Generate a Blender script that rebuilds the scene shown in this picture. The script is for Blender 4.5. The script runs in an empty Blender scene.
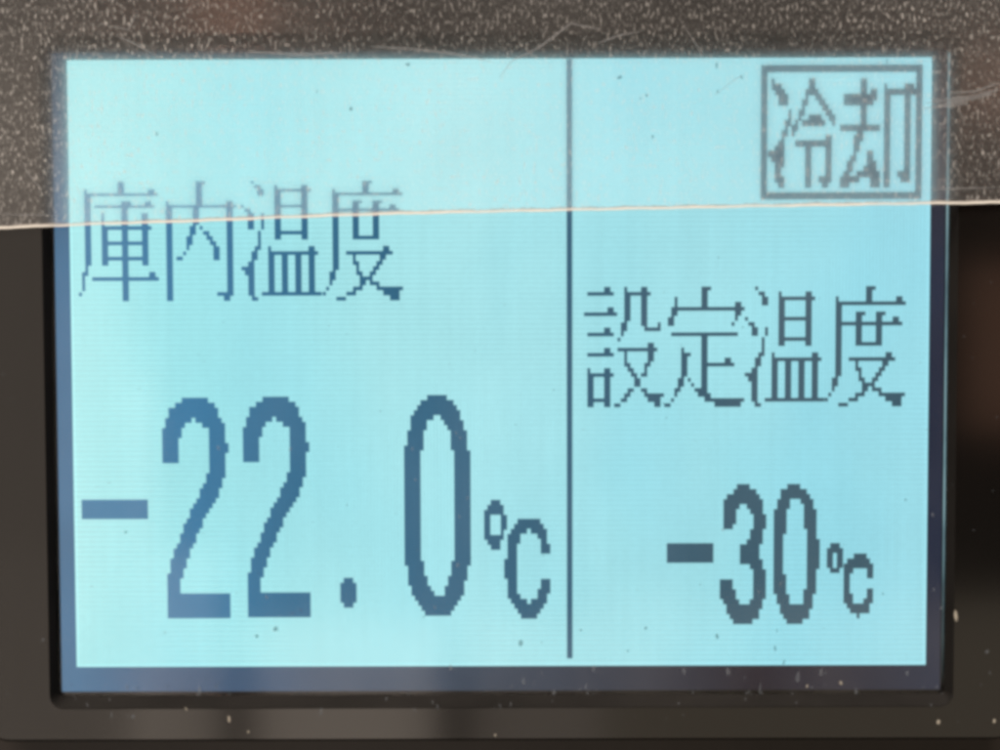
import bpy, bmesh, math, random
from mathutils import Vector

S = bpy.context.scene
MM = 0.001
random.seed(7)

# ------------------------------------------------------------------ camera
cam_data = bpy.data.cameras.new('camera')
cam = bpy.data.objects.new('camera', cam_data)
S.collection.objects.link(cam)
cam_data.sensor_width = 36.0
cam_data.lens = 54.0
cam_data.clip_start = 0.005
cam_data.clip_end = 20.0
cam.location = (0.2506*MM, -179.07*MM, 7.241*MM)
cam.rotation_euler = (1.523855, 0.0029617, 0.0013184)
S.camera = cam

# ------------------------------------------------------------------ dim room
world = bpy.data.worlds.new('World')
S.world = world
world.use_nodes = True
bgn = world.node_tree.nodes['Background']
bgn.inputs['Color'].default_value = (1.0, 0.78, 0.62, 1)
bgn.inputs['Strength'].default_value = 0.05

S.view_settings.view_transform = 'Standard'
S.view_settings.look = 'None'
S.view_settings.exposure = 0.0
S.view_settings.gamma = 1.0
S.view_settings.use_curve_mapping = False
S.cycles.use_denoising = True
S.cycles.pixel_filter_type = 'BLACKMAN_HARRIS'
S.cycles.filter_width = 4.0
S.cycles.max_bounces = 8
S.cycles.transparent_max_bounces = 16

# ------------------------------------------------------------------ ceiling lamp, added reflection lamps
def area_lamp(name, loc, target, sx, sy, radiance, colour):
    d = bpy.data.lights.new(name, 'AREA')
    d.shape = 'RECTANGLE'
    d.size, d.size_y = sx, sy
    d.energy = radiance * math.pi * sx * sy
    d.color = colour
    o = bpy.data.objects.new(name, d)
    S.collection.objects.link(o)
    o.location = loc
    v = Vector(target) - Vector(loc)
    o.rotation_euler = v.to_track_quat('-Z', 'Y').to_euler()
    return o

# strip light overhead, in front of the cabinet
area_lamp('ceiling_lamp', (-0.22, -0.55, 0.92), (0, 0, 0.02), 1.1, 0.35, 17.0, (1.0, 0.90, 0.82))
# added lamps behind the camera, shaped to give the panel's dim room reflections
def reflection_lamp(name, px0, px1, pz0, pz1, radiance, colour, dist=1.2):
    """rectangle behind the camera whose mirror image falls on panel x px0..px1, z pz0..pz1 (mm)"""
    k = dist/0.1791
    f = lambda p, c: (p + k*(p-c))*MM
    x0, x1, z0, z1 = f(px0, .25), f(px1, .25), f(pz0, 7.24), f(pz1, 7.24)
    c = ((x0+x1)/2, -dist, (z0+z1)/2)
    area_lamp(name, c, (c[0], 0, c[2]), x1-x0, z1-z0, radiance, colour)
WARM = (1.0, 0.84, 0.70)
reflection_lamp('reflection_lamp', -80, -34, -70, -22, 1.6, WARM)
reflection_lamp('reflection_lamp', -80, -44, -70, 40, 0.75, WARM)
reflection_lamp('reflection_lamp', -80, -42, -70, -2, 2.2, WARM)
reflection_lamp('reflection_lamp', -29.5, -8, -70, -31, 1.85, WARM)
reflection_lamp('reflection_lamp', -3.5, 12, -70, -31, 0.95, WARM)
reflection_lamp('reflection_lamp', 12, 70, -70, -28, 0.58, (1.0, 0.83, 0.62))
reflection_lamp('red_reflection_lamp', 55.5, 70, -8, 12, 0.75, (1.0, 0.50, 0.32))  # added red lamps, placed to reflect as reddish patches
reflection_lamp('red_reflection_lamp', 55, 68, 29, 37, 2.4, (1.0, 0.45, 0.28))
reflection_lamp('red_reflection_lamp', -36, -27, 37, 48, 3.2, (1.0, 0.45, 0.28))

# ------------------------------------------------------------------ materials
def mat(name):
    m = bpy.data.materials.new(name)
    m.use_nodes = True
    nt = m.node_tree
    nt.nodes.clear()
    out = nt.nodes.new('ShaderNodeOutputMaterial')
    return m, nt, out

def N(nt, t, **kw):
    n = nt.nodes.new(t)
    for k, v in kw.items():
        setattr(n, k, v)
    return n

def math_node(nt, op, a, b=None, c=None, clamp=False):
    n = N(nt, 'ShaderNodeMath', operation=op, use_clamp=clamp)
    for i, v in enumerate((a, b, c)):
        if v is None:
            continue
        if isinstance(v, (int, float)):
            n.inputs[i].default_value = v
        else:
            nt.links.new(v, n.inputs[i])
    return n.outputs[0]

def ramp(nt, fac, stops):
    r = N(nt, 'ShaderNodeValToRGB')
    el = r.color_ramp.elements
    el[0].position, el[0].color = stops[0][0], (*stops[0][1], 1)
    el[1].position, el[1].color = stops[-1][0], (*stops[-1][1], 1)
    for p, c in stops[1:-1]:
        e = el.new(p)
        e.color = (*c, 1)
    nt.links.new(fac, r.inputs[0])
    return r.outputs[0]

def noise(nt, vec, scale, detail=2.0, rough=0.5, sc=(1, 1, 1), loc=(0, 0, 0)):
    mp = N(nt, 'ShaderNodeMapping')
    mp.inputs['Scale'].default_value = sc
    mp.inputs['Location'].default_value = loc
    nt.links.new(vec, mp.inputs[0])
    n = N(nt, 'ShaderNodeTexNoise')
    n.inputs['Scale'].default_value = scale
    n.inputs['Detail'].default_value = detail
    n.inputs['Roughness'].default_value = rough
    nt.links.new(mp.outputs[0], n.inputs['Vector'])
    return n.outputs[0]

DOT_X = 0.4
LCD_H = 72.615
DOT_Z = LCD_H/120.0
W2, H2 = 51.2, LCD_H/2

def srgb(r, g, b):
    f = lambda c: (c/255/12.92) if c <= 10.31 else ((c/255+0.055)/1.055)**2.4
    return (f(r), f(g), f(b))

def lcd_material(name, kind):
    """backlit liquid crystal: the emission is the backlight coming through the cells"""
    m, nt, out = mat(name)
    tc = N(nt, 'ShaderNodeTexCoord')
    obj = tc.outputs['Object']
    sep = N(nt, 'ShaderNodeSeparateXYZ')
    nt.links.new(obj, sep.inputs[0])
    x, z = sep.outputs[0], sep.outputs[2]
    u = math_node(nt, 'MULTIPLY_ADD', x, 1/(2*W2*MM), 0.5, clamp=True)  # left-to-right colour shift of the viewing angle, painted into the emission
    if kind == 'clear':
        col = ramp(nt, u, [(0, (.42, .86, .88)), (0.12, (.385, .84, .88)), (0.48, (.41, .82, .87)),
                           (0.85, (.345, .76, .845)), (1, (.37, .78, .87))])
    elif kind == 'dark':
        col = ramp(nt, u, [(0, (.060, .21, .37)), (0.14, (.056, .205, .37)), (0.25, (.044, .165, .29)), (0.4, (.036, .135, .23)),
                           (0.58, (.048, .13, .20)), (0.75, (.048, .110, .155)), (1, (.052, .110, .145))])
    else:
        col = ramp(nt, u, [(0, (.062, .175, .315)), (0.1, (.055, .12, .225)), (0.45, (.038, .062, .10)),
                           (0.8, (.018, .014, .024)), (1, (.026, .032, .056))])
    strength = None
    if kind == 'clear':
        blotch = noise(nt, obj, 26.0, 2.5, 0.5, (1.0, 1.0, 0.6), (0.21, 0.0, 0.37))
        tint = ramp(nt, blotch, [(0.30, (0.86, 0.955, 1.0)), (0.5, (1.0, 1.0, 1.0)), (0.68, (1.10, 1.035, 1.02))])
        mc = N(nt, 'ShaderNodeMix', data_type='RGBA', blend_type='MULTIPLY')
        mc.inputs[0].default_value = 1.0
        nt.links.new(col, mc.inputs[6])
        nt.links.new(tint, mc.inputs[7])
        col = mc.outputs[2]
    if kind in ('clear', 'dark'):
        # gaps between the cells of the matrix
        fx = math_node(nt, 'FRACT', math_node(nt, 'MULTIPLY', math_node(nt, 'ADD', x, W2*MM), 1/(DOT_X*MM)))
        fz = math_node(nt, 'FRACT', math_node(nt, 'MULTIPLY', math_node(nt, 'ADD', z, H2*MM), 1/(DOT_Z*MM)))
        gx = math_node(nt, 'LESS_THAN', fx, 0.3)
        gz = math_node(nt, 'LESS_THAN', fz, 0.24)
        patch = noise(nt, obj, 38.0, 1.0)
        px = math_node(nt, 'SUBTRACT', patch, 0.20, clamp=True)
        pz = math_node(nt, 'SUBTRACT', 0.76, patch, clamp=True)
        amp = 0.30 if kind == 'clear' else 0.12
        sx = math_node(nt, 'MULTIPLY', math_node(nt, 'MULTIPLY', gx, px), amp)
        sz = math_node(nt, 'MULTIPLY', math_node(nt, 'MULTIPLY', gz, pz), amp)
        lines = math_node(nt, 'ADD', sx, sz)
        if kind == 'dark':
            strength = math_node(nt, 'ADD', 1.0, lines)
        else:
            strength = math_node(nt, 'SUBTRACT', 1.03, lines)
        # uneven diffuser behind the glass
        mott = noise(nt, obj, 55.0, 3.0, 0.55)
        strength = math_node(nt, 'MULTIPLY', strength, math_node(nt, 'MULTIPLY_ADD', mott, 0.16, 0.92))
        streak = noise(nt, obj, 900.0, 2.0, 0.6, (1.0, 1.0, 0.03))
        strength = math_node(nt, 'MULTIPLY', strength, math_node(nt, 'MULTIPLY_ADD', streak, 0.10, 0.95))
        fine = noise(nt, obj, 1500.0, 2.0, 0.6)
        strength = math_node(nt, 'MULTIPLY', strength, math_node(nt, 'MULTIPLY_ADD', fine, 0.10, 0.95))
    else:
        mott = noise(nt, obj, 60.0, 2.0)
        strength = math_node(nt, 'MULTIPLY_ADD', mott, 0.5, 0.7)
        # border emission gets weaker towards the top
        top_fade = math_node(nt, 'MULTIPLY_ADD', z, -1/(26*MM), 1.45, clamp=True)
        strength = math_node(nt, 'MULTIPLY', strength, math_node(nt, 'MULTIPLY_ADD', top_fade, 0.75, 0.25))
    if kind == 'clear':
        # sharpening halo painted into the emission: a hair-thin brighter rim
        ex = math_node(nt, 'SUBTRACT', W2*MM, math_node(nt, 'ABSOLUTE', x))
        ez = math_node(nt, 'SUBTRACT', H2*MM, math_node(nt, 'ABSOLUTE', z))
        e = math_node(nt, 'MINIMUM', ex, ez)
        rim = math_node(nt, 'LESS_THAN', e, 0.34*MM)
        strength = math_node(nt, 'MULTIPLY', strength, math_node(nt, 'MULTIPLY_ADD', rim, 0.10, 1.0))
    em = N(nt, 'ShaderNodeEmission')
    nt.links.new(col, em.inputs[0])
    nt.links.new(strength, em.inputs[1])
    nt.links.new(em.outputs[0], out.inputs[0])
    return m

M_CLEAR = lcd_material('lcd_backlit_cells', 'clear')
M_DARK = lcd_material('lcd_dark_cells', 'dark')
M_EDGE = lcd_material('lcd_inactive_glass', 'edge')

def plastic(name, colour, rough, bump=0.0, spec=0.5, var=0.25):
    m, nt, out = mat(name)
    b = N(nt, 'ShaderNodeBsdfPrincipled')
    nt.links.new(b.outputs[0], out.inputs[0])
    tc = N(nt, 'ShaderNodeTexCoord')
    n = noise(nt, tc.outputs['Object'], 60.0, 4.0, 0.6)
    c = ramp(nt, n, [(0.3, tuple(v*(1-var) for v in colour)), (0.7, tuple(v*(1+var) for v in colour))])
    nt.links.new(c, b.inputs['Base Color'])
    b.inputs['Roughness'].default_value = rough
    b.inputs['Specular IOR Level'].default_value = spec
    if bump:
        f = noise(nt, tc.outputs['Object'], 2500.0, 2.0)
        bn = N(nt, 'ShaderNodeBump')
        bn.inputs['Strength'].default_value = bump
        bn.inputs['Distance'].default_value = 0.02*MM
        nt.links.new(f, bn.inputs['Height'])
        nt.links.new(bn.outputs[0], b.inputs['Normal'])
    return m

M_BEZEL = plastic('black_bezel_plastic', (0.005, 0.0045, 0.004), 0.10, 0.0, 0.68)
M_LIP = plastic('matt_black_lip', (0.016, 0.0145, 0.013), 0.8, 0.0, 0.06)
M_GASKET = plastic('dark_gasket', (0.004, 0.004, 0.004), 0.7, 0.0, 0.05)
M_CABINET = plastic('cabinet_black', (0.03, 0.024, 0.02), 0.35, 0.0, 0.5)

def pane_material():
    m, nt, out = mat('clear_acrylic_pane')
    tr = N(nt, 'ShaderNodeBsdfTransparent')
    gl = N(nt, 'ShaderNodeBsdfGlossy')
    gl.inputs['Roughness'].default_value = 0.09
    fr = N(nt, 'ShaderNodeFresnel')
    fr.inputs[0].default_value = 1.39
    mx = N(nt, 'ShaderNodeMixShader')
    nt.links.new(fr.outputs[0], mx.inputs[0])
    nt.links.new(tr.outputs[0], mx.inputs[1])
    nt.links.new(gl.outputs[0], mx.inputs[2])
    # faint smears of grease
    tc = N(nt, 'ShaderNodeTexCoord')
    sm = noise(nt, tc.outputs['Object'], 45.0, 4.0, 0.6, (1.0, 1.0, 0.55))
    f = ramp(nt, sm, [(0.42, (0.0, 0.0, 0.0)), (0.75, (0.018, 0.017, 0.016))])
    df = N(nt, 'ShaderNodeBsdfDiffuse')
    nt.links.new(f, df.inputs[0])
    ad = N(nt, 'ShaderNodeAddShader')
    nt.links.new(mx.outputs[0], ad.inputs[0])
    nt.links.new(df.outputs[0], ad.inputs[1])
    nt.links.new(ad.outputs[0], out.inputs[0])
    return m
M_PANE = pane_material()

def film_material():
    m, nt, out = mat('hazy_protective_film')
    tc = N(nt, 'ShaderNodeTexCoord')
    obj = tc.outputs['Object']
    # dense little specks of dust and pitting, longer than wide
    s1 = noise(nt, obj, 5200.0, 0.0, 0.5, (1.0, 1.0, 0.45))
    s2 = noise(nt, obj, 3600.0, 0.0, 0.5, (1.0, 1.0, 0.42), (0.3, 0.1, 0.7))
    k1 = ramp(nt, s1, [(0.58, (0, 0, 0)), (0.80, (1, 1, 1))])
    k2 = ramp(nt, s2, [(0.61, (0, 0, 0)), (0.78, (1, 1, 1))])
    kk = math_node(nt, 'ADD', math_node(nt, 'MULTIPLY', k1, 0.13), math_node(nt, 'MULTIPLY', k2, 0.24))
    wear = noise(nt, obj, 75.0, 4.0, 0.65, (1.0, 1.0, 1.4), (0.9, 0.2, 0.4))
    wear = math_node(nt, 'MULTIPLY_ADD', wear, 2.6, -0.62, clamp=True)
    kk = math_node(nt, 'MULTIPLY', kk, math_node(nt, 'MULTIPLY_ADD', wear, 1.0, 0.4))
    # uneven light on the film painted into its colour, brighter towards both ends
    sp = N(nt, 'ShaderNodeSeparateXYZ')
    nt.links.new(obj, sp.inputs[0])
    ends = math_node(nt, 'POWER', math_node(nt, 'ABSOLUTE', math_node(nt, 'MULTIPLY', sp.outputs[0], 1/(58*MM))), 3.0)
    kk = math_node(nt, 'MULTIPLY', kk, math_node(nt, 'MULTIPLY_ADD', ends, 0.4, 0.9))
    big = noise(nt, obj, 24.0, 4.0, 0.6, (1.0, 1.0, 1.2), (0.35, 0.0, 0.12))
    base = math_node(nt, 'MULTIPLY_ADD', big, 0.075, -0.002)
    base = math_node(nt, 'ADD', base, math_node(nt, 'MULTIPLY', ends, 0.014))
    kk = math_node(nt, 'ADD', kk, base)
    tv = math_node(nt, 'SUBTRACT', 1.0, math_node(nt, 'MULTIPLY', kk, 1.45), clamp=True)
    cl = N(nt, 'ShaderNodeCombineColor')
    nt.links.new(kk, cl.inputs[0])
    nt.links.new(math_node(nt, 'MULTIPLY', kk, 0.965), cl.inputs[1])
    nt.links.new(math_node(nt, 'MULTIPLY', kk, 0.91), cl.inputs[2])
    df = N(nt, 'ShaderNodeBsdfDiffuse')
    nt.links.new(cl.outputs[0], df.inputs[0])
    tl = N(nt, 'ShaderNodeBsdfTranslucent')
    tl.inputs[0].default_value = (0.10, 0.098, 0.095, 1)
    tr = N(nt, 'ShaderNodeBsdfTransparent')
    nt.links.new(tv, tr.inputs[0])
    gl = N(nt, 'ShaderNodeBsdfGlossy')
    gl.inputs['Roughness'].default_value = 0.16
    gl.inputs[0].default_value = (0.03, 0.03, 0.03, 1)
    bn = N(nt, 'ShaderNodeBump')
    bn.inputs['Strength'].default_value = 0.4
    bn.inputs['Distance'].default_value = 0.03*MM
    nt.links.new(s1, bn.inputs['Height'])
    nt.links.new(bn.outputs[0], gl.inputs['Normal'])
    # part of the light is scattered by a few degrees on its way through the cloudy sheet
    rf = N(nt, 'ShaderNodeBsdfRefraction')
    rf.inputs['Roughness'].default_value = 0.85
    rf.inputs['IOR'].default_value = 1.4
    nt.links.new(tv, rf.inputs[0])
    ms = N(nt, 'ShaderNodeMixShader')
    ms.inputs[0].default_value = 0.37
    nt.links.new(tr.outputs[0], ms.inputs[1])
    nt.links.new(rf.outputs[0], ms.inputs[2])
    prev = ms.outputs[0]
    for s in (df, tl, gl):
        a = N(nt, 'ShaderNodeAddShader')
        nt.links.new(prev, a.inputs[0])
        nt.links.new(s.outputs[0], a.inputs[1])
        prev = a.outputs[0]
    nt.links.new(prev, out.inputs[0])
    return m
M_FILM = film_material()

def haze_paint(name, colour, alpha, nscale=400.0):
    m, nt, out = mat(name)
    tc = N(nt, 'ShaderNodeTexCoord')
    n = noise(nt, tc.outputs['Object'], nscale, 3.0, 0.6)
    a = math_node(nt, 'MULTIPLY', math_node(nt, 'MULTIPLY_ADD', n, 1.2, 0.4), alpha, clamp=True)
    tr = N(nt, 'ShaderNodeBsdfTransparent')
    df = N(nt, 'ShaderNodeBsdfDiffuse')
    df.inputs[0].default_value = (*colour, 1)
    mx = N(nt, 'ShaderNodeMixShader')
    nt.links.new(a, mx.inputs[0])
    nt.links.new(tr.outputs[0], mx.inputs[1])
    nt.links.new(df.outputs[0], mx.inputs[2])
    nt.links.new(mx.outputs[0], out.inputs[0])
    return m
M_CUT = haze_paint('film_cut_edge', (0.72, 0.68, 0.60), 0.92, 160.0)
M_CUT_DARK = haze_paint('film_cut_shoulder', (0.34, 0.31, 0.28), 0.60, 160.0)
M_SCRATCH = haze_paint('scratch_in_film', (0.45, 0.45, 0.45), 0.36, 600.0)
M_DUST = haze_paint('pale_dust', (0.30, 0.33, 0.36), 0.30, 900.0)
M_GRIT = haze_paint('bright_grit', (0.60, 0.55, 0.45), 0.8, 900.0)
M_DIRT = haze_paint('dark_dirt', (0.02, 0.03, 0.035), 0.5, 900.0)

# ------------------------------------------------------------------ helpers
def link(o, parent=None):
    S.collection.objects.link(o)
    if parent is not None:
        o.parent = parent
    return o

def empty(name, loc):
    o = bpy.data.objects.new(name, None)
    o.empty_display_size = 0.005
    o.location = loc
    return link(o)

def tag(o, label, cat, kind=None):
    o['label'] = label
    o['category'] = cat
    if kind:
        o['kind'] = kind

def mesh_obj(name, verts, faces, material, parent=None, smooth=False):
    me = bpy.data.meshes.new(name)
    me.from_pydata([tuple(c*MM for c in v) for v in verts], [], faces)
    me.materials.append(material)
    if smooth:
        me.polygons.foreach_set('use_smooth', [True]*len(me.polygons))
    me.update()
    o = bpy.data.objects.new(name, me)
    return link(o, parent)

def round_rect(x0, x1, z0, z1, r, y, n=10):
    pts = []
    for cx, cz, a0 in ((x1-r, z1-r, 0), (x0+r, z1-r, 90), (x0+r, z0+r, 180), (x1-r, z0+r, 270)):
        for i in range(n+1):
            a = math.radians(a0 + 90*i/n)
            pts.append((cx + r*math.cos(a), y, cz + r*math.sin(a)))
    return pts

def ring_mesh(name, rings, material, parent, close=False):
    verts, faces = [], []
    n = len(rings[0])
    for r in rings:
        verts += r
    loops = list(range(len(rings)))
    pairs = list(zip(loops, loops[1:])) + ([(loops[-1], 0)] if close else [])
    for a, b in pairs:
        for i in range(n):
            j = (i+1) % n
            faces.append((a*n+i, b*n+i, b*n+j, a*n+j))
    return mesh_obj(name, verts, faces, material, parent)

def slab(name, ring_f, back_y, material, parent):
    """closed slab: front outline, same outline at back_y"""
    n = len(ring_f)
    verts = list(ring_f) + [(p[0], back_y, p[2]) for p in ring_f]
    faces = [tuple(range(n))[::-1], tuple(range(n, 2*n))]
    for i in range(n):
        j = (i+1) % n
        faces.append((i, j, n+j, n+i))
    return mesh_obj(name, verts, faces, material, parent)

# ------------------------------------------------------------------ cabinet behind
cab = mesh_obj('cabinet_front',
               [(-400, 4, -400), (400, 4, -400), (400, 4, 400), (-400, 4, 400),
                (-400, 24, -400), (400, 24, -400), (400, 24, 400), (-400, 24, 400)],
               [(0, 1, 2, 3), (7, 6, 5, 4), (0, 4, 5, 1), (1, 5, 6, 2), (2, 6, 7, 3), (3, 7, 4, 0)], M_CABINET)
cab['kind'] = 'structure'

# ------------------------------------------------------------------ control panel
panel = empty('control_panel', (0, 0.004, 0))
tag(panel, 'black glossy control panel frame around the lit display', 'control panel')
def in_panel(o):
    o.location = (0, -0.004, 0)
    return o
OX0, OX1, OZ0, OZ1 = -61.2, 61.2, -44.6, 62.0
in_panel(ring_mesh('bezel', [
    round_rect(OX0, OX1, OZ0, OZ1, 2.6, 3.9),
    round_rect(OX0, OX1, OZ0, OZ1, 2.6, -2.65),
    round_rect(OX0+.3, OX1-.3, OZ0+.3, OZ1-.3, 2.3, -2.95),
    round_rect(-53.62, 53.68, -40.65, 38.85, 1.7, -2.95),
    round_rect(-53.62, 53.68, -40.65, 38.85, 1.7, 3.9)], M_BEZEL, panel, close=True))
in_panel(ring_mesh('recess_lip', [
    round_rect(-53.61, 53.67, -40.64, 38.84, 1.69, -2.93),
    round_rect(-53.55, 53.60, -40.5, 38.7, 1.55, -2.86),
    round_rect(-53.3, 53.25, -39.6, 37.9, 0.5, -0.9),
    round_rect(-53.3, 53.25, -39.6, 37.9, 0.5, 3.8),
    round_rect(-53.61, 53.67, -40.64, 38.84, 1.69, 3.8)], M_LIP, panel, close=True))
in_panel(ring_mesh('gasket', [
    round_rect(-53.28, 53.23, -39.58, 37.88, 0.5, -0.35),
    round_rect(-53.02, 52.97, -39.32, 37.16, 0.25, -0.35),
    round_rect(-53.02, 52.97, -39.32, 37.16, 0.25, -0.05),
    round_rect(-53.28, 53.23, -39.58, 37.88, 0.5, -0.05)], M_GASKET, panel, close=True))
in_panel(slab('window_pane', round_rect(-53.27, 53.22, -39.57, 37.87, 0.48, -0.86), -0.5, M_PANE, panel))

# ------------------------------------------------------------------ display
lcd = empty('lcd_display', (0, 0.004, 0))
tag(lcd, 'backlit pale cyan display showing minus 22.0 and minus 30 degrees with Japanese characters', 'display')
def in_lcd(o):
    o.location = (0, -0.004, 0)
    return o
def plain_rect(x0, x1, z0, z1, y):
    return [(x1, y, z1), (x0, y, z1), (x0, y, z0), (x1, y, z0)]
in_lcd(ring_mesh('glass_border', [
    plain_rect(-53.0, 52.95, -39.3, 37.64, 1.2), plain_rect(-53.0, 52.95, -39.3, 37.64, 0.0),
    plain_rect(-W2, W2, -H2, H2, 0.0), plain_rect(-W2, W2, -H2, H2, 1.2)], M_EDGE, lcd, close=True))
scr = in_lcd(mesh_obj('screen', [(-W2, 0.03, -H2), (W2, 0.03, -H2), (W2, 0.03, H2), (-W2, 0.03, H2),
                                 (-W2, 1.1, -H2), (W2, 1.1, -H2), (W2, 1.1, H2), (-W2, 1.1, H2)],
                      [(0, 1, 2, 3), (7, 6, 5, 4), (0, 4, 5, 1), (1, 5, 6, 2), (2, 6, 7, 3), (3, 7, 4, 0)], M_CLEAR, lcd))

# added glowing strip: the screen's light caught on the right rim, painted as emission
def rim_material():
    m, nt, out = mat('rim_glow_strip')
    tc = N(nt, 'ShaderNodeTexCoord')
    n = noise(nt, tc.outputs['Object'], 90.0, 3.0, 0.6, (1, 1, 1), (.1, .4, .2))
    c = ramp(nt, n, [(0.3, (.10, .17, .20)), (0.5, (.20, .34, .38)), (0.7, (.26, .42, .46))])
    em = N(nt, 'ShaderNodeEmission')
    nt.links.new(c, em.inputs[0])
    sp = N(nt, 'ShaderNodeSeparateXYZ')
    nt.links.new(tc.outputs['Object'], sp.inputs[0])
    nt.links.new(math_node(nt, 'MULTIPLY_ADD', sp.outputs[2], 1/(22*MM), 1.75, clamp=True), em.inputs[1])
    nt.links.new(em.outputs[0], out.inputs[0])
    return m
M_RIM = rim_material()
in_lcd(mesh_obj('rim_glow_strip',
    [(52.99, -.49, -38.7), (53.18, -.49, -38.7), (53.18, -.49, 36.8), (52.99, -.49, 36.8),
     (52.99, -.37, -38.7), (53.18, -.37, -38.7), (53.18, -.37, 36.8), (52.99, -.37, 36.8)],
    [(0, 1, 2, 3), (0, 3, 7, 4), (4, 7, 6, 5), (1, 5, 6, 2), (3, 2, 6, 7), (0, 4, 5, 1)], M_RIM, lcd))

# ---- characters: rows of dots, "row: from-to from-to", 24 by 24 dots for the kanji
KURA = """0:12-13;1:12-13;2:2-2 12-13 21-22;3:2-23;4:2-3;5:2-3 13-15 20-21;6:2-3 5-22;7:2-3 13-14;8:2-3 7-7 13-14 19-20;
9:2-3 7-21;10:2-3 7-8 13-14 19-20;11:2-3 7-8 13-14 19-20;12:2-3 7-20;13:2-3 7-8 13-14 19-20;14:2-3 7-8 13-14 19-20;
15:2-3 7-20;16:2-3 7-8 13-14 19-20;17:2-2 13-14;18:1-2 13-14 21-22;19:1-1 4-23;20:1-1 13-14;21:1-1 13-14;22:0-0 13-14;23:13-14"""
UCHI = """0:11-13;1:11-12;2:11-12;3:11-12;4:11-12;5:2-2 11-12 20-21;6:2-22;7:2-3 10-11 20-21;8:2-3 10-11 20-21;
9:2-3 9-10 12-12 20-21;10:2-3 9-10 13-14 20-21;11:2-3 8-9 14-15 20-21;12:2-3 8-9 15-16 20-21;13:2-3 8-8 16-17 20-21;
14:2-3 7-7 16-17 20-21;15:2-3 5-6 16-17 20-21;16:2-3 20-21;17:2-3 20-21;18:2-3 20-21;19:2-3 20-21;20:2-3 20-21;21:2-3 20-21;
22:2-3 17-21;23:2-3 19-20"""
ON = """0:3-3;1:4-5 10-10 18-19;2:5-6 10-20;3:5-6 10-11 18-19;4:10-11 18-19;5:10-11 18-19;6:0-0 10-19;7:1-2 10-11 18-19;
8:2-3 6-6 10-11 18-19;9:2-3 6-6 10-11 18-19;10:5-5 10-19;11:5-5 10-11 18-19;12:5-5;13:4-5 8-8 20-21;14:3-4 8-22;
15:3-4 8-9 12-13 16-17 20-21;16:2-3 8-9 12-13 16-17 20-21;17:0-3 8-9 12-13 16-17 20-21;18:1-3 8-9 12-13 16-17 20-21;
19:2-3 8-9 12-13 16-17 20-21;20:2-3 8-9 12-13 16-17 20-21;21:2-3 8-9 12-13 16-17 20-21;22:2-3 6-23;23:3-4"""
DO = """0:12-14;1:12-13;2:3-3 12-13 21-22;3:3-23;4:3-4;5:3-4 9-11 15-17;6:3-4 9-10 15-16 20-21;7:3-22;8:3-4 9-10 15-16;
9:3-4 9-10 15-16;10:3-4 9-10 15-16;11:3-4 9-16;12:3-4;13:3-4 18-19;14:3-4 7-20;15:3-4 9-9 17-18;16:3-4 9-10 16-17;
17:3-4 10-10 15-16;18:2-3 10-11 14-15;19:2-3 11-14;20:2-2 11-12 14-16;21:1-1 9-11 16-23;22:0-0 7-9 18-22;23:4-6 20-22"""
SETSU = """0:6-7 12-12 17-18;1:1-8 12-19;2:12-13 17-18;3:12-13 17-18;4:7-8 12-13 17-18;5:0-9 12-13 17-18;6:12-13 17-18;
7:11-12 17-18 22-22;8:6-7 11-12 18-22;9:1-8 11-11;10:10-10;11:19-20;12:6-7 10-21;13:1-8 12-12 19-20;14:12-12 19-20;15:12-13 18-19;
16:1-1 6-7 13-14 18-18;17:1-8 14-15 17-18;18:1-2 6-7 15-16;19:1-2 6-7 15-16;20:1-2 6-7 13-14 17-18;21:1-2 6-7 12-13 18-23;
22:1-7 11-12 19-22;23:1-2 6-7 9-10 21-22"""
TEI = """0:11-13;1:11-12;2:3-3 11-12;3:3-3 11-12 21-22;4:2-23;5:2-3 21-22;6:1-2 21-21;7:1-2 20-20;9:2-21;10:11-12;11:11-12;
12:5-5 11-12;13:5-7 11-12;14:5-6 11-12 18-19;15:5-6 11-20;16:5-6 11-12;17:5-6 11-12;18:4-5 7-7 11-12;19:4-5 8-8 11-12;
20:3-4 9-12;21:3-3 10-13;22:2-2 12-23;23:0-1 15-22"""
REI = """0:3-3 14-15;1:3-5 14-15;2:4-6 13-16;3:5-7 13-13 16-17;4:5-7 12-13 17-18;5:12-12 18-19;6:8-8 11-12 19-20;7:8-8 11-11 14-17 20-21;
8:7-8 10-10 12-18 21-21;9:7-7 9-10;10:6-7 9-9;11:6-6 19-20;12:5-6 10-20;13:4-6 13-14 19-20;14:2-6 13-14 19-20;15:3-6 13-14 19-20;
16:4-6 13-14 19-20;17:4-5 13-14 19-20;18:4-5 13-14 19-20;19:4-6 13-14 17-20;20:5-6 13-14 18-19"""
KYAKU = """0:6-7;1:6-7 13-13 19-21;2:6-7 9-10 13-22;3:1-10 13-14 19-20;4:1-9 13-14 19-20;5:6-7 13-14 19-20;6:6-7 13-14 19-20;7:6-7 13-14 19-20;
8:6-7 13-14 19-20;9:0-11 13-14 19-20;10:5-6 13-14 19-20;11:4-6 13-14 19-20;12:4-5 13-14 19-20;13:4-5 13-14 19-20;14:4-4 8-9 13-14 19-20;
15:3-4 8-9 13-14 19-20;16:2-3 8-10 13-14 19-20;17:2-3 7-10 13-14 19-20;18:1-2 5-11 13-14 17-20;19:0-5 9-11 13-14 18-20;20:0-2 9-11 13-14"""
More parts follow.
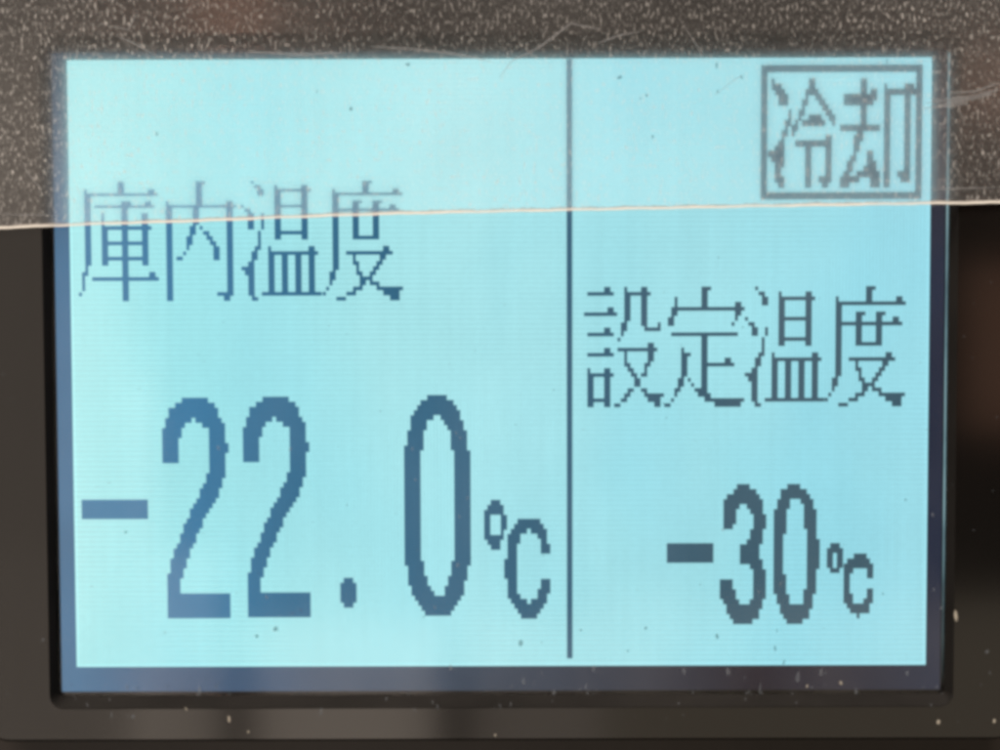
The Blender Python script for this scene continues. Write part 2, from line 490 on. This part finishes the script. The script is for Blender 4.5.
TWO = """0:6-13;1:4-15;2:2-16;3:2-16;4:1-8 10-17;5:1-6 12-18;6:0-5 14-18;7:0-5 14-18;8:0-4 14-18;9:0-4 14-19;10:0-4 14-19;11:0-4 14-18;
12:0-4 14-18;13:14-18;14:14-18;15:13-18;16:13-17;17:12-17;18:11-16;19:11-16;20:10-15;21:9-14;22:8-13;23:8-12;24:7-11;25:6-11;
26:6-10;27:5-9;28:5-9;29:4-8;30:3-7;31:3-7;32:2-6;33:2-6;34:2-5;35:1-5;36:1-4;37:1-4;38:1-4;39:1-19;40:1-19;41:1-19;42:1-19;43:1-19"""
ZERO = "0:7-12;1:5-14;2:4-15;3:3-16;4:2-8 11-16;5:2-6 12-17;6:2-6 13-17;7:1-5 14-18;8:1-5 14-18;9:1-5 14-18;10:0-5 14-18;" + \
    ''.join('%d:0-4 15-19;' % r for r in range(11, 33)) + \
    """33:0-5 14-19;34:1-5 14-18;35:1-5 14-18;36:1-6 13-18;37:1-6 13-17;38:2-7 12-17;39:2-8 12-17;40:3-16;41:4-15;42:5-14;43:6-13"""
POINT = "0:1-3;1:0-4;2:0-4;3:0-4;4:0-4;5:1-3"
RING = "0:2-4;1:1-5;2:0-5;3:0-1 5-6;4:0-1 5-6;5:0-1 5-6;6:0-1 5-5;7:0-5;8:1-4;9:2-4"
CEE = """0:4-10;1:3-11;2:2-6 8-12;3:1-4 10-12;4:1-4 11-12;5:1-3 11-13;6:1-3 11-13;7:1-3;8:0-3;9:0-3;10:0-3;11:0-3;12:1-3 11-13;
13:1-3 11-13;14:1-3 10-13;15:1-4 10-12;16:2-6 8-12;17:3-11;18:4-10;19:5-9"""
THREE = """0:5-8;1:4-10;2:2-11;3:1-12;4:1-5 8-12;5:1-4 9-12;6:1-4 10-13;7:1-4 10-13;8:1-3 10-13;9:9-12;10:9-12;11:8-12;12:6-11;13:6-11;
14:6-11;15:6-12;16:9-12;17:10-13;18:10-13;19:0-3 10-13;20:0-3 10-13;21:0-4 10-13;22:0-4 10-13;23:1-5 9-12;24:2-12;25:2-11;26:3-11;27:4-9"""
NOUGHT = """0:4-7;1:2-9;2:2-10;3:1-4 8-11;4:1-4 9-11;5:0-3 9-12;6:0-3 9-12;7:0-3 9-12;8:0-3 9-12;9:0-3 10-12;10:0-2 10-12;11:0-2 10-13;
12:0-2 10-13;13:0-2 10-13;14:0-2 10-13;15:0-2 10-13;16:0-2 10-13;17:0-2 10-12;18:0-3 10-12;19:0-3 10-12;20:0-3 10-12;21:0-3 9-12;
22:1-4 9-11;23:1-4 9-11;24:2-11;25:2-10;26:3-10;27:4-8"""
RING_S = "0:1-3;1:0-4;2:0-1 3-4;3:0-1 3-4;4:0-1 3-4;5:1-3"
CEE_S = "0:3-6;1:1-7;2:0-8;3:0-2 7-8;4:0-1 7-8;5:0-1;6:0-1;7:0-1 7-8;8:0-2 7-8;9:0-2 6-8;10:1-7;11:2-7;12:4-4"

def parse(text):
    rows = []
    for item in text.replace('\n', '').split(';'):
        item = item.strip()
        if not item:
            continue
        r, spans = item.split(':')
        for s in spans.split():
            a, b = s.split('-')
            rows.append((int(r), int(a), int(b)))
    return rows

def film_rows(r):
    """rows near the film's lower border sit closer together, as they do on the display"""
    if r <= 8:
        return 0.257 + 0.7745*r
    if r <= 9:
        return 6.453 + (r-8)*2.547
    return r

def glyph(name, text, col, row, warp=None, trim=0.0):
    verts, faces = [], []
    ox = -W2 + col*DOT_X
    oz = H2 - row*DOT_Z
    w = warp or (lambda r: r)
    spans = parse(text)
    cells = {(r, c) for r, a, b in spans for c in range(a, b+1)}
    for r, a, b in spans:
        runs = []
        for c in range(a, b+1):
            key = ((r-1, c) in cells, (r+1, c) in cells)
            if runs and runs[-1][2] == key:
                runs[-1][1] = c
            else:
                runs.append([c, c, key])
        for c0, c1, (up, down) in runs:
            z1 = oz - (w(r) + (0 if up else trim))*DOT_Z
            z0 = oz - (w(r+1) - (0 if down else trim))*DOT_Z
            x0 = ox + c0*DOT_X + (.02 if c0 == a else 0)
            x1 = ox + (c1+1)*DOT_X - (.02 if c1 == b else 0)
            k = len(verts)
            verts += [(x0, 0, z0), (x1, 0, z0), (x1, 0, z1), (x0, 0, z1)]
            faces.append((k, k+1, k+2, k+3))
    o = mesh_obj(name, verts, faces, M_DARK, scr)
    o.location = (0, -0.02*MM, 0)
    return o

def bar(name, c0, c1, r0, r1):
    x0, x1 = -W2 + c0*DOT_X, -W2 + c1*DOT_X
    z1, z0 = H2 - r0*DOT_Z, H2 - r1*DOT_Z
    o = mesh_obj(name, [(x0, 0, z0), (x1, 0, z0), (x1, 0, z1), (x0, 0, z1)], [(0, 1, 2, 3)], M_DARK, scr)
    o.location = (0, -0.02*MM, 0)
    return o

for i, g in enumerate((KURA, UCHI, ON, DO)):
    glyph('kanji_character', g, (2.5, 26.7, 51.0, 75.2)[i], 23.3, film_rows, 0.12)
for i, g in enumerate((SETSU, TEI, ON, DO)):
    glyph('kanji_character', g, 153.0 + 24*i, 44.5, None, 0.12)
glyph('kanji_character', REI, 205.6, 4.2, None, -0.14)
glyph('kanji_character', KYAKU, 228.9, 4.2, None, -0.14)
# frame round the two characters at the top right
verts, faces = [], []
for c0, c1, r0, r1 in ((205.5, 253.3, 1.4, 2.8), (205.5, 253.3, 26.2, 27.6), (205.5, 207.4, 2.8, 26.2), (251.4, 253.3, 2.8, 26.2)):
    k = len(verts)
    x0, x1, z1, z0 = -W2 + c0*DOT_X, -W2 + c1*DOT_X, H2 - r0*DOT_Z, H2 - r1*DOT_Z
    verts += [(x0, 0, z0), (x1, 0, z0), (x1, 0, z1), (x0, 0, z1)]
    faces.append((k, k+1, k+2, k+3))
fr = mesh_obj('status_frame', verts, faces, M_DARK, scr)
fr.location = (0, -0.02*MM, 0)
bar('dividing_line', 147.9, 149.6, 0.15, 118.5)
bar('minus_sign', 2.3, 22.2, 86.45, 90.35)
glyph('digit', TWO, 26.7, 66.25)
glyph('digit', TWO, 50.85, 66.1)
glyph('decimal_point', POINT, 79.7, 102.2)
glyph('digit', ZERO, 99.1, 65.85)
glyph('degree_ring', RING, 123.0, 86.7)
glyph('unit_letter', CEE, 129.0, 90.5)
bar('minus_sign', 177.9, 191.9, 95.45, 99.4)
glyph('digit', THREE, 193.8, 83.7)
glyph('digit', NOUGHT, 209.9, 83.7)
glyph('degree_ring', RING_S, 225.9, 95.5)
glyph('unit_letter', CEE_S, 231.0, 97.6)

# ------------------------------------------------------------------ protective film over the upper part
film = empty('protective_film', (0, -2.95*MM, 18*MM))
tag(film, 'cloudy scratched clear film covering the top third, lower cut edge a pale line', 'film')
def in_film(o):
    o.location = (0, 2.95*MM, -18*MM)
    return o
EDGE = [(-58.9, 16.22), (-58.3, 16.28), (-46.62, 16.71), (-34.95, 17.02), (-23.27, 17.48), (-11.61, 17.82), (8.21, 18.17),
        (29.19, 18.51), (46.66, 18.75), (58.3, 18.88), (58.6, 18.9)]
def edge_z(x):
    for (xa, za), (xb, zb) in zip(EDGE, EDGE[1:]):
        if x <= xb:
            return za + (zb-za)*(x-xa)/(xb-xa)
    return EDGE[-1][1]
def edge_s(x):
    return (edge_z(x-4) + edge_z(x-2) + edge_z(x) + edge_z(x+2) + edge_z(x+4))/5 if abs(x) < 54 else edge_z(x)
XS = [-58.9 + (58.6+58.9)*i/240 for i in range(241)]
YF, YB = -3.30, -3.0
def strip(name, f0, f1, material, y0, y1):
    """ribbon along the cut edge between heights edge+f0 and edge+f1"""
    v, f = [], []
    for x in XS:
        e = edge_s(x)
        j = 0.03*math.sin(x*0.9) + 0.012*math.sin(x*3.1)
        k = (0.05*math.sin(x*1.7+2) + 0.04*math.sin(x*5.3))*(f1-f0)/0.2
        v += [(x, y0 + 0.04*math.sin(x*2.3), e+f0+j), (x, y1 + 0.04*math.sin(x*2.3), e+f1+j+(k if f0 > 0 else 0))]
    for i in range(len(XS)-1):
        f.append((2*i, 2*i+2, 2*i+3, 2*i+1))
    return in_film(mesh_obj(name, v, f, material, film))
v, f = [], []
for x in XS:
    e = edge_s(x) + 0.36
    v += [(x, YF, e), (x, YF, 61.0), (x, YB, 61.0), (x, YB, edge_s(x))]
for i in range(len(XS)-1):
    a, b = 4*i, 4*i+4
    f += [(a, b, b+1, a+1), (a+1, b+1, b+2, a+2)]
in_film(mesh_obj('sheet', v, f, M_FILM, film))
strip('cut_edge', -0.04, 0.22, M_CUT, -3.50, -3.40)
strip('edge_shoulder', 0.22, 0.40, M_CUT_DARK, -3.40, YF)
strip('edge_wall', -0.06, -0.05, M_CUT_DARK, -3.50, YB)

# px -> panel coordinates on the film plane, for marks whose place was read off the display
PXS = 0.11753
def mk(px, pz):
    """place from the display's own left edge / top edge, in thousandths of the panel width"""
    return (px-500)*PXS*(1 + (pz-375)*0.0000316), 42.58 - pz*0.1149 - pz*pz*3.7e-6 - (px-500)*0.0003

def scratch(points, width):
    v, f = [], []
    pts = [mk(*p) for p in points]
    # resample smoothly
    out = []
    for i in range(len(pts)-1):
        for t in range(6):
            u = t/6
            out.append((pts[i][0]*(1-u)+pts[i+1][0]*u, pts[i][1]*(1-u)+pts[i+1][1]*u))
    out.append(pts[-1])
    for i, (x, z) in enumerate(out):
        a = out[max(i-1, 0)]
        b = out[min(i+1, len(out)-1)]
        dx, dz = b[0]-a[0], b[1]-a[1]
        l = math.hypot(dx, dz) or 1
        w = width*(0.35 + 0.65*math.sin(math.pi*i/(len(out)-1)))*0.5*random.uniform(.7, 1.3)
        v += [(x - dz/l*w, YF-0.02, z + dx/l*w), (x + dz/l*w, YF-0.02, z - dx/l*w)]
    for i in range(len(out)-1):
        f.append((2*i, 2*i+1, 2*i+3, 2*i+2))
    return in_film(mesh_obj('scratch', v, f, M_SCRATCH, film))
for pts, w in (([(118, 36), (138, 45), (158, 56)], .30), ([(100, 24), (130, 30), (140, 10)], .18),
               ([(372, 47), (420, 50), (460, 55), (492, 62)], .30), ([(500, 78), (512, 62), (540, 48), (572, 24), (600, 30)], .26),
               ([(598, 44), (620, 36), (642, 32)], .24), ([(24, 165), (34, 180), (44, 190)], .16),
               ([(2, 214), (20, 215), (45, 215), (62, 216)], .20), ([(930, 190), (960, 189), (998, 188)], .22),
               ([(926, 104), (950, 100), (975, 97), (999, 90)], .5), ([(930, 99), (956, 103), (992, 95)], .4), ([(924, 109), (944, 106), (968, 104)], .45), ([(950, 94), (975, 92), (998, 84)], .3), ([(715, 96), (735, 80), (745, 75)], .14),
               ([(680, 20), (700, 50), (705, 62)], .12), ([(250, 52), (300, 55), (345, 53)], .3)):
    scratch(pts, w)

# ------------------------------------------------------------------ dust and dirt
def flecks(name, items, material, y, label):
    v, f = [], []
    for px, pz, w, h, tilt in items:
        x, z = mk(px, pz)
        yy = y
        if y > -3.0 and -53.2 < x < 53.1 and -39.4 < z < 37.7:   # inside the opening: on the window pane
            x, z, yy = x*1.012, 7.24 + (z-7.24)*1.012, -0.88
        n = 7
        k = len(v)
        v.append((x, yy-0.03, z))
        for i in range(n):
            a = 2*math.pi*i/n
            r = random.uniform(.65, 1.15)
            ax, az = math.cos(a)*w*.5*r*PXS, math.sin(a)*h*.5*r*PXS
            v.append((x + ax*math.cos(tilt) - az*math.sin(tilt), yy, z + ax*math.sin(tilt) + az*math.cos(tilt)))
        for i in range(n):
            f.append((k, k+1+(i+1) % n, k+1+i))
    o = mesh_obj(name, v, f, material)
    tag(o, label, 'dust', 'stuff')
    return o
pale = []
for px, pz, w, h in ((126, 687, 3, 9), (198, 692, 5, 13), (262, 691, 2.5, 8), (408, 697, 4, 12), (450, 668, 4, 9), (523, 681, 3, 12),
                     (522, 682, 2, 8), (553, 693, 3, 10), (593, 669, 4, 9), (683, 671, 4, 9), (727, 672, 5, 10), (797, 676, 5, 14),
                     (820, 672, 4, 10), (759, 689, 2, 12), (855, 693, 3, 12), (906, 673, 4, 7), (940, 696, 3, 9), (320, 712, 3, 10),
                     (58, 563, 3, 4), (42, 640, 3, 4), (132, 717, 4, 5), (940, 608, 2.5, 4), (986, 652, 5, 5), (932, 515, 3, 6),
                     (933, 590, 3, 4), (947, 488, 3, 10), (947, 555, 3, 10)):
    pale.append((px, pz, w, h, random.uniform(-.15, .15)))
for i in range(70):
    pale.append((random.uniform(70, 990), min(random.gauss(692, 9), 735), random.uniform(1, 2.4), random.uniform(2, 7), random.uniform(-.3, .3)))
for px, pz in ((412, 449), (456, 433), (460, 438), (467, 498), (459, 517), (457, 565), (434, 607), (415, 480), (722, 530), (780, 584),
               (758, 592), (266, 597), (300, 610), (290, 449), (292, 613), (218, 448)):
    pale.append((px, pz, random.uniform(2, 4), random.uniform(3, 6), random.uniform(-.5, .5)))
for i in range(60):
    pale.append((random.uniform(0, 1000), random.uniform(230, 745), random.uniform(.8, 1.6), random.uniform(1, 2.5), random.uniform(-1, 1)))
flecks('dust', pale, M_DUST, -2.97, 'pale dust flecks scattered on the glossy panel below the film')
grit = [(955, 617, 3.4, 13, .1), (993, 721, 3, 5, 0), (937, 722, 3.4, 6, 0), (840, 683, 3.4, 5, .3), (228, 719, 2.6, 8, .1), (185, 709, 2.2, 5, .6),
        (247, 732, 2, 3, 0), (494, 735, 2.2, 3, 0), (806, 686, 2, 4, 0)]
flecks('grit', grit, M_GRIT, -2.97, 'bright glinting grains along the lower right of the panel')
dirt = [(158, 134, 2.6, 4.5, 0), (352, 109, 3, 5, 0), (717, 66, 2.4, 7, 0), (653, 137, 3, 4, 0), (647, 96, 2.4, 4, .2), (641, 99, 2, 3, .2),
        (620, 78, 6, 4, .5), (742, 78, 2.5, 5, .3), (409, 65, 5, 4, 0), (718, 92, 2, 4, 0), (318, 92, 2, 3, 0), (887, 62, 1.6, 7, 0)]
flecks('dirt', dirt, M_DIRT, -3.33, 'small dark dirt specks on the film above the lit display')
dirt2 = [(580, 630, 3, 3, 0), (627, 651, 2.4, 4, .1), (645, 628, 2.6, 4, 0), (774, 648, 2.6, 7, .1), (776, 631, 1.6, 4, 0), (783, 662, 2, 6, -.4),
         (882, 594, 2.2, 3, 0), (275, 629, 6, 6, 0), (520, 643, 5, 7, 0), (256, 636, 4, 5, 0), (125, 532, 3, 4, 0), (905, 500, 2, 3, 0), (716, 636, 3, 6, .2)]
for i in range(26):
    dirt2.append((random.uniform(90, 915), random.uniform(240, 655), random.uniform(1, 1.8), random.uniform(1, 2.5), random.uniform(-1, 1)))
flecks('dirt', dirt2, M_DIRT, -2.97, 'small dark dirt specks on the pane below the film edge')
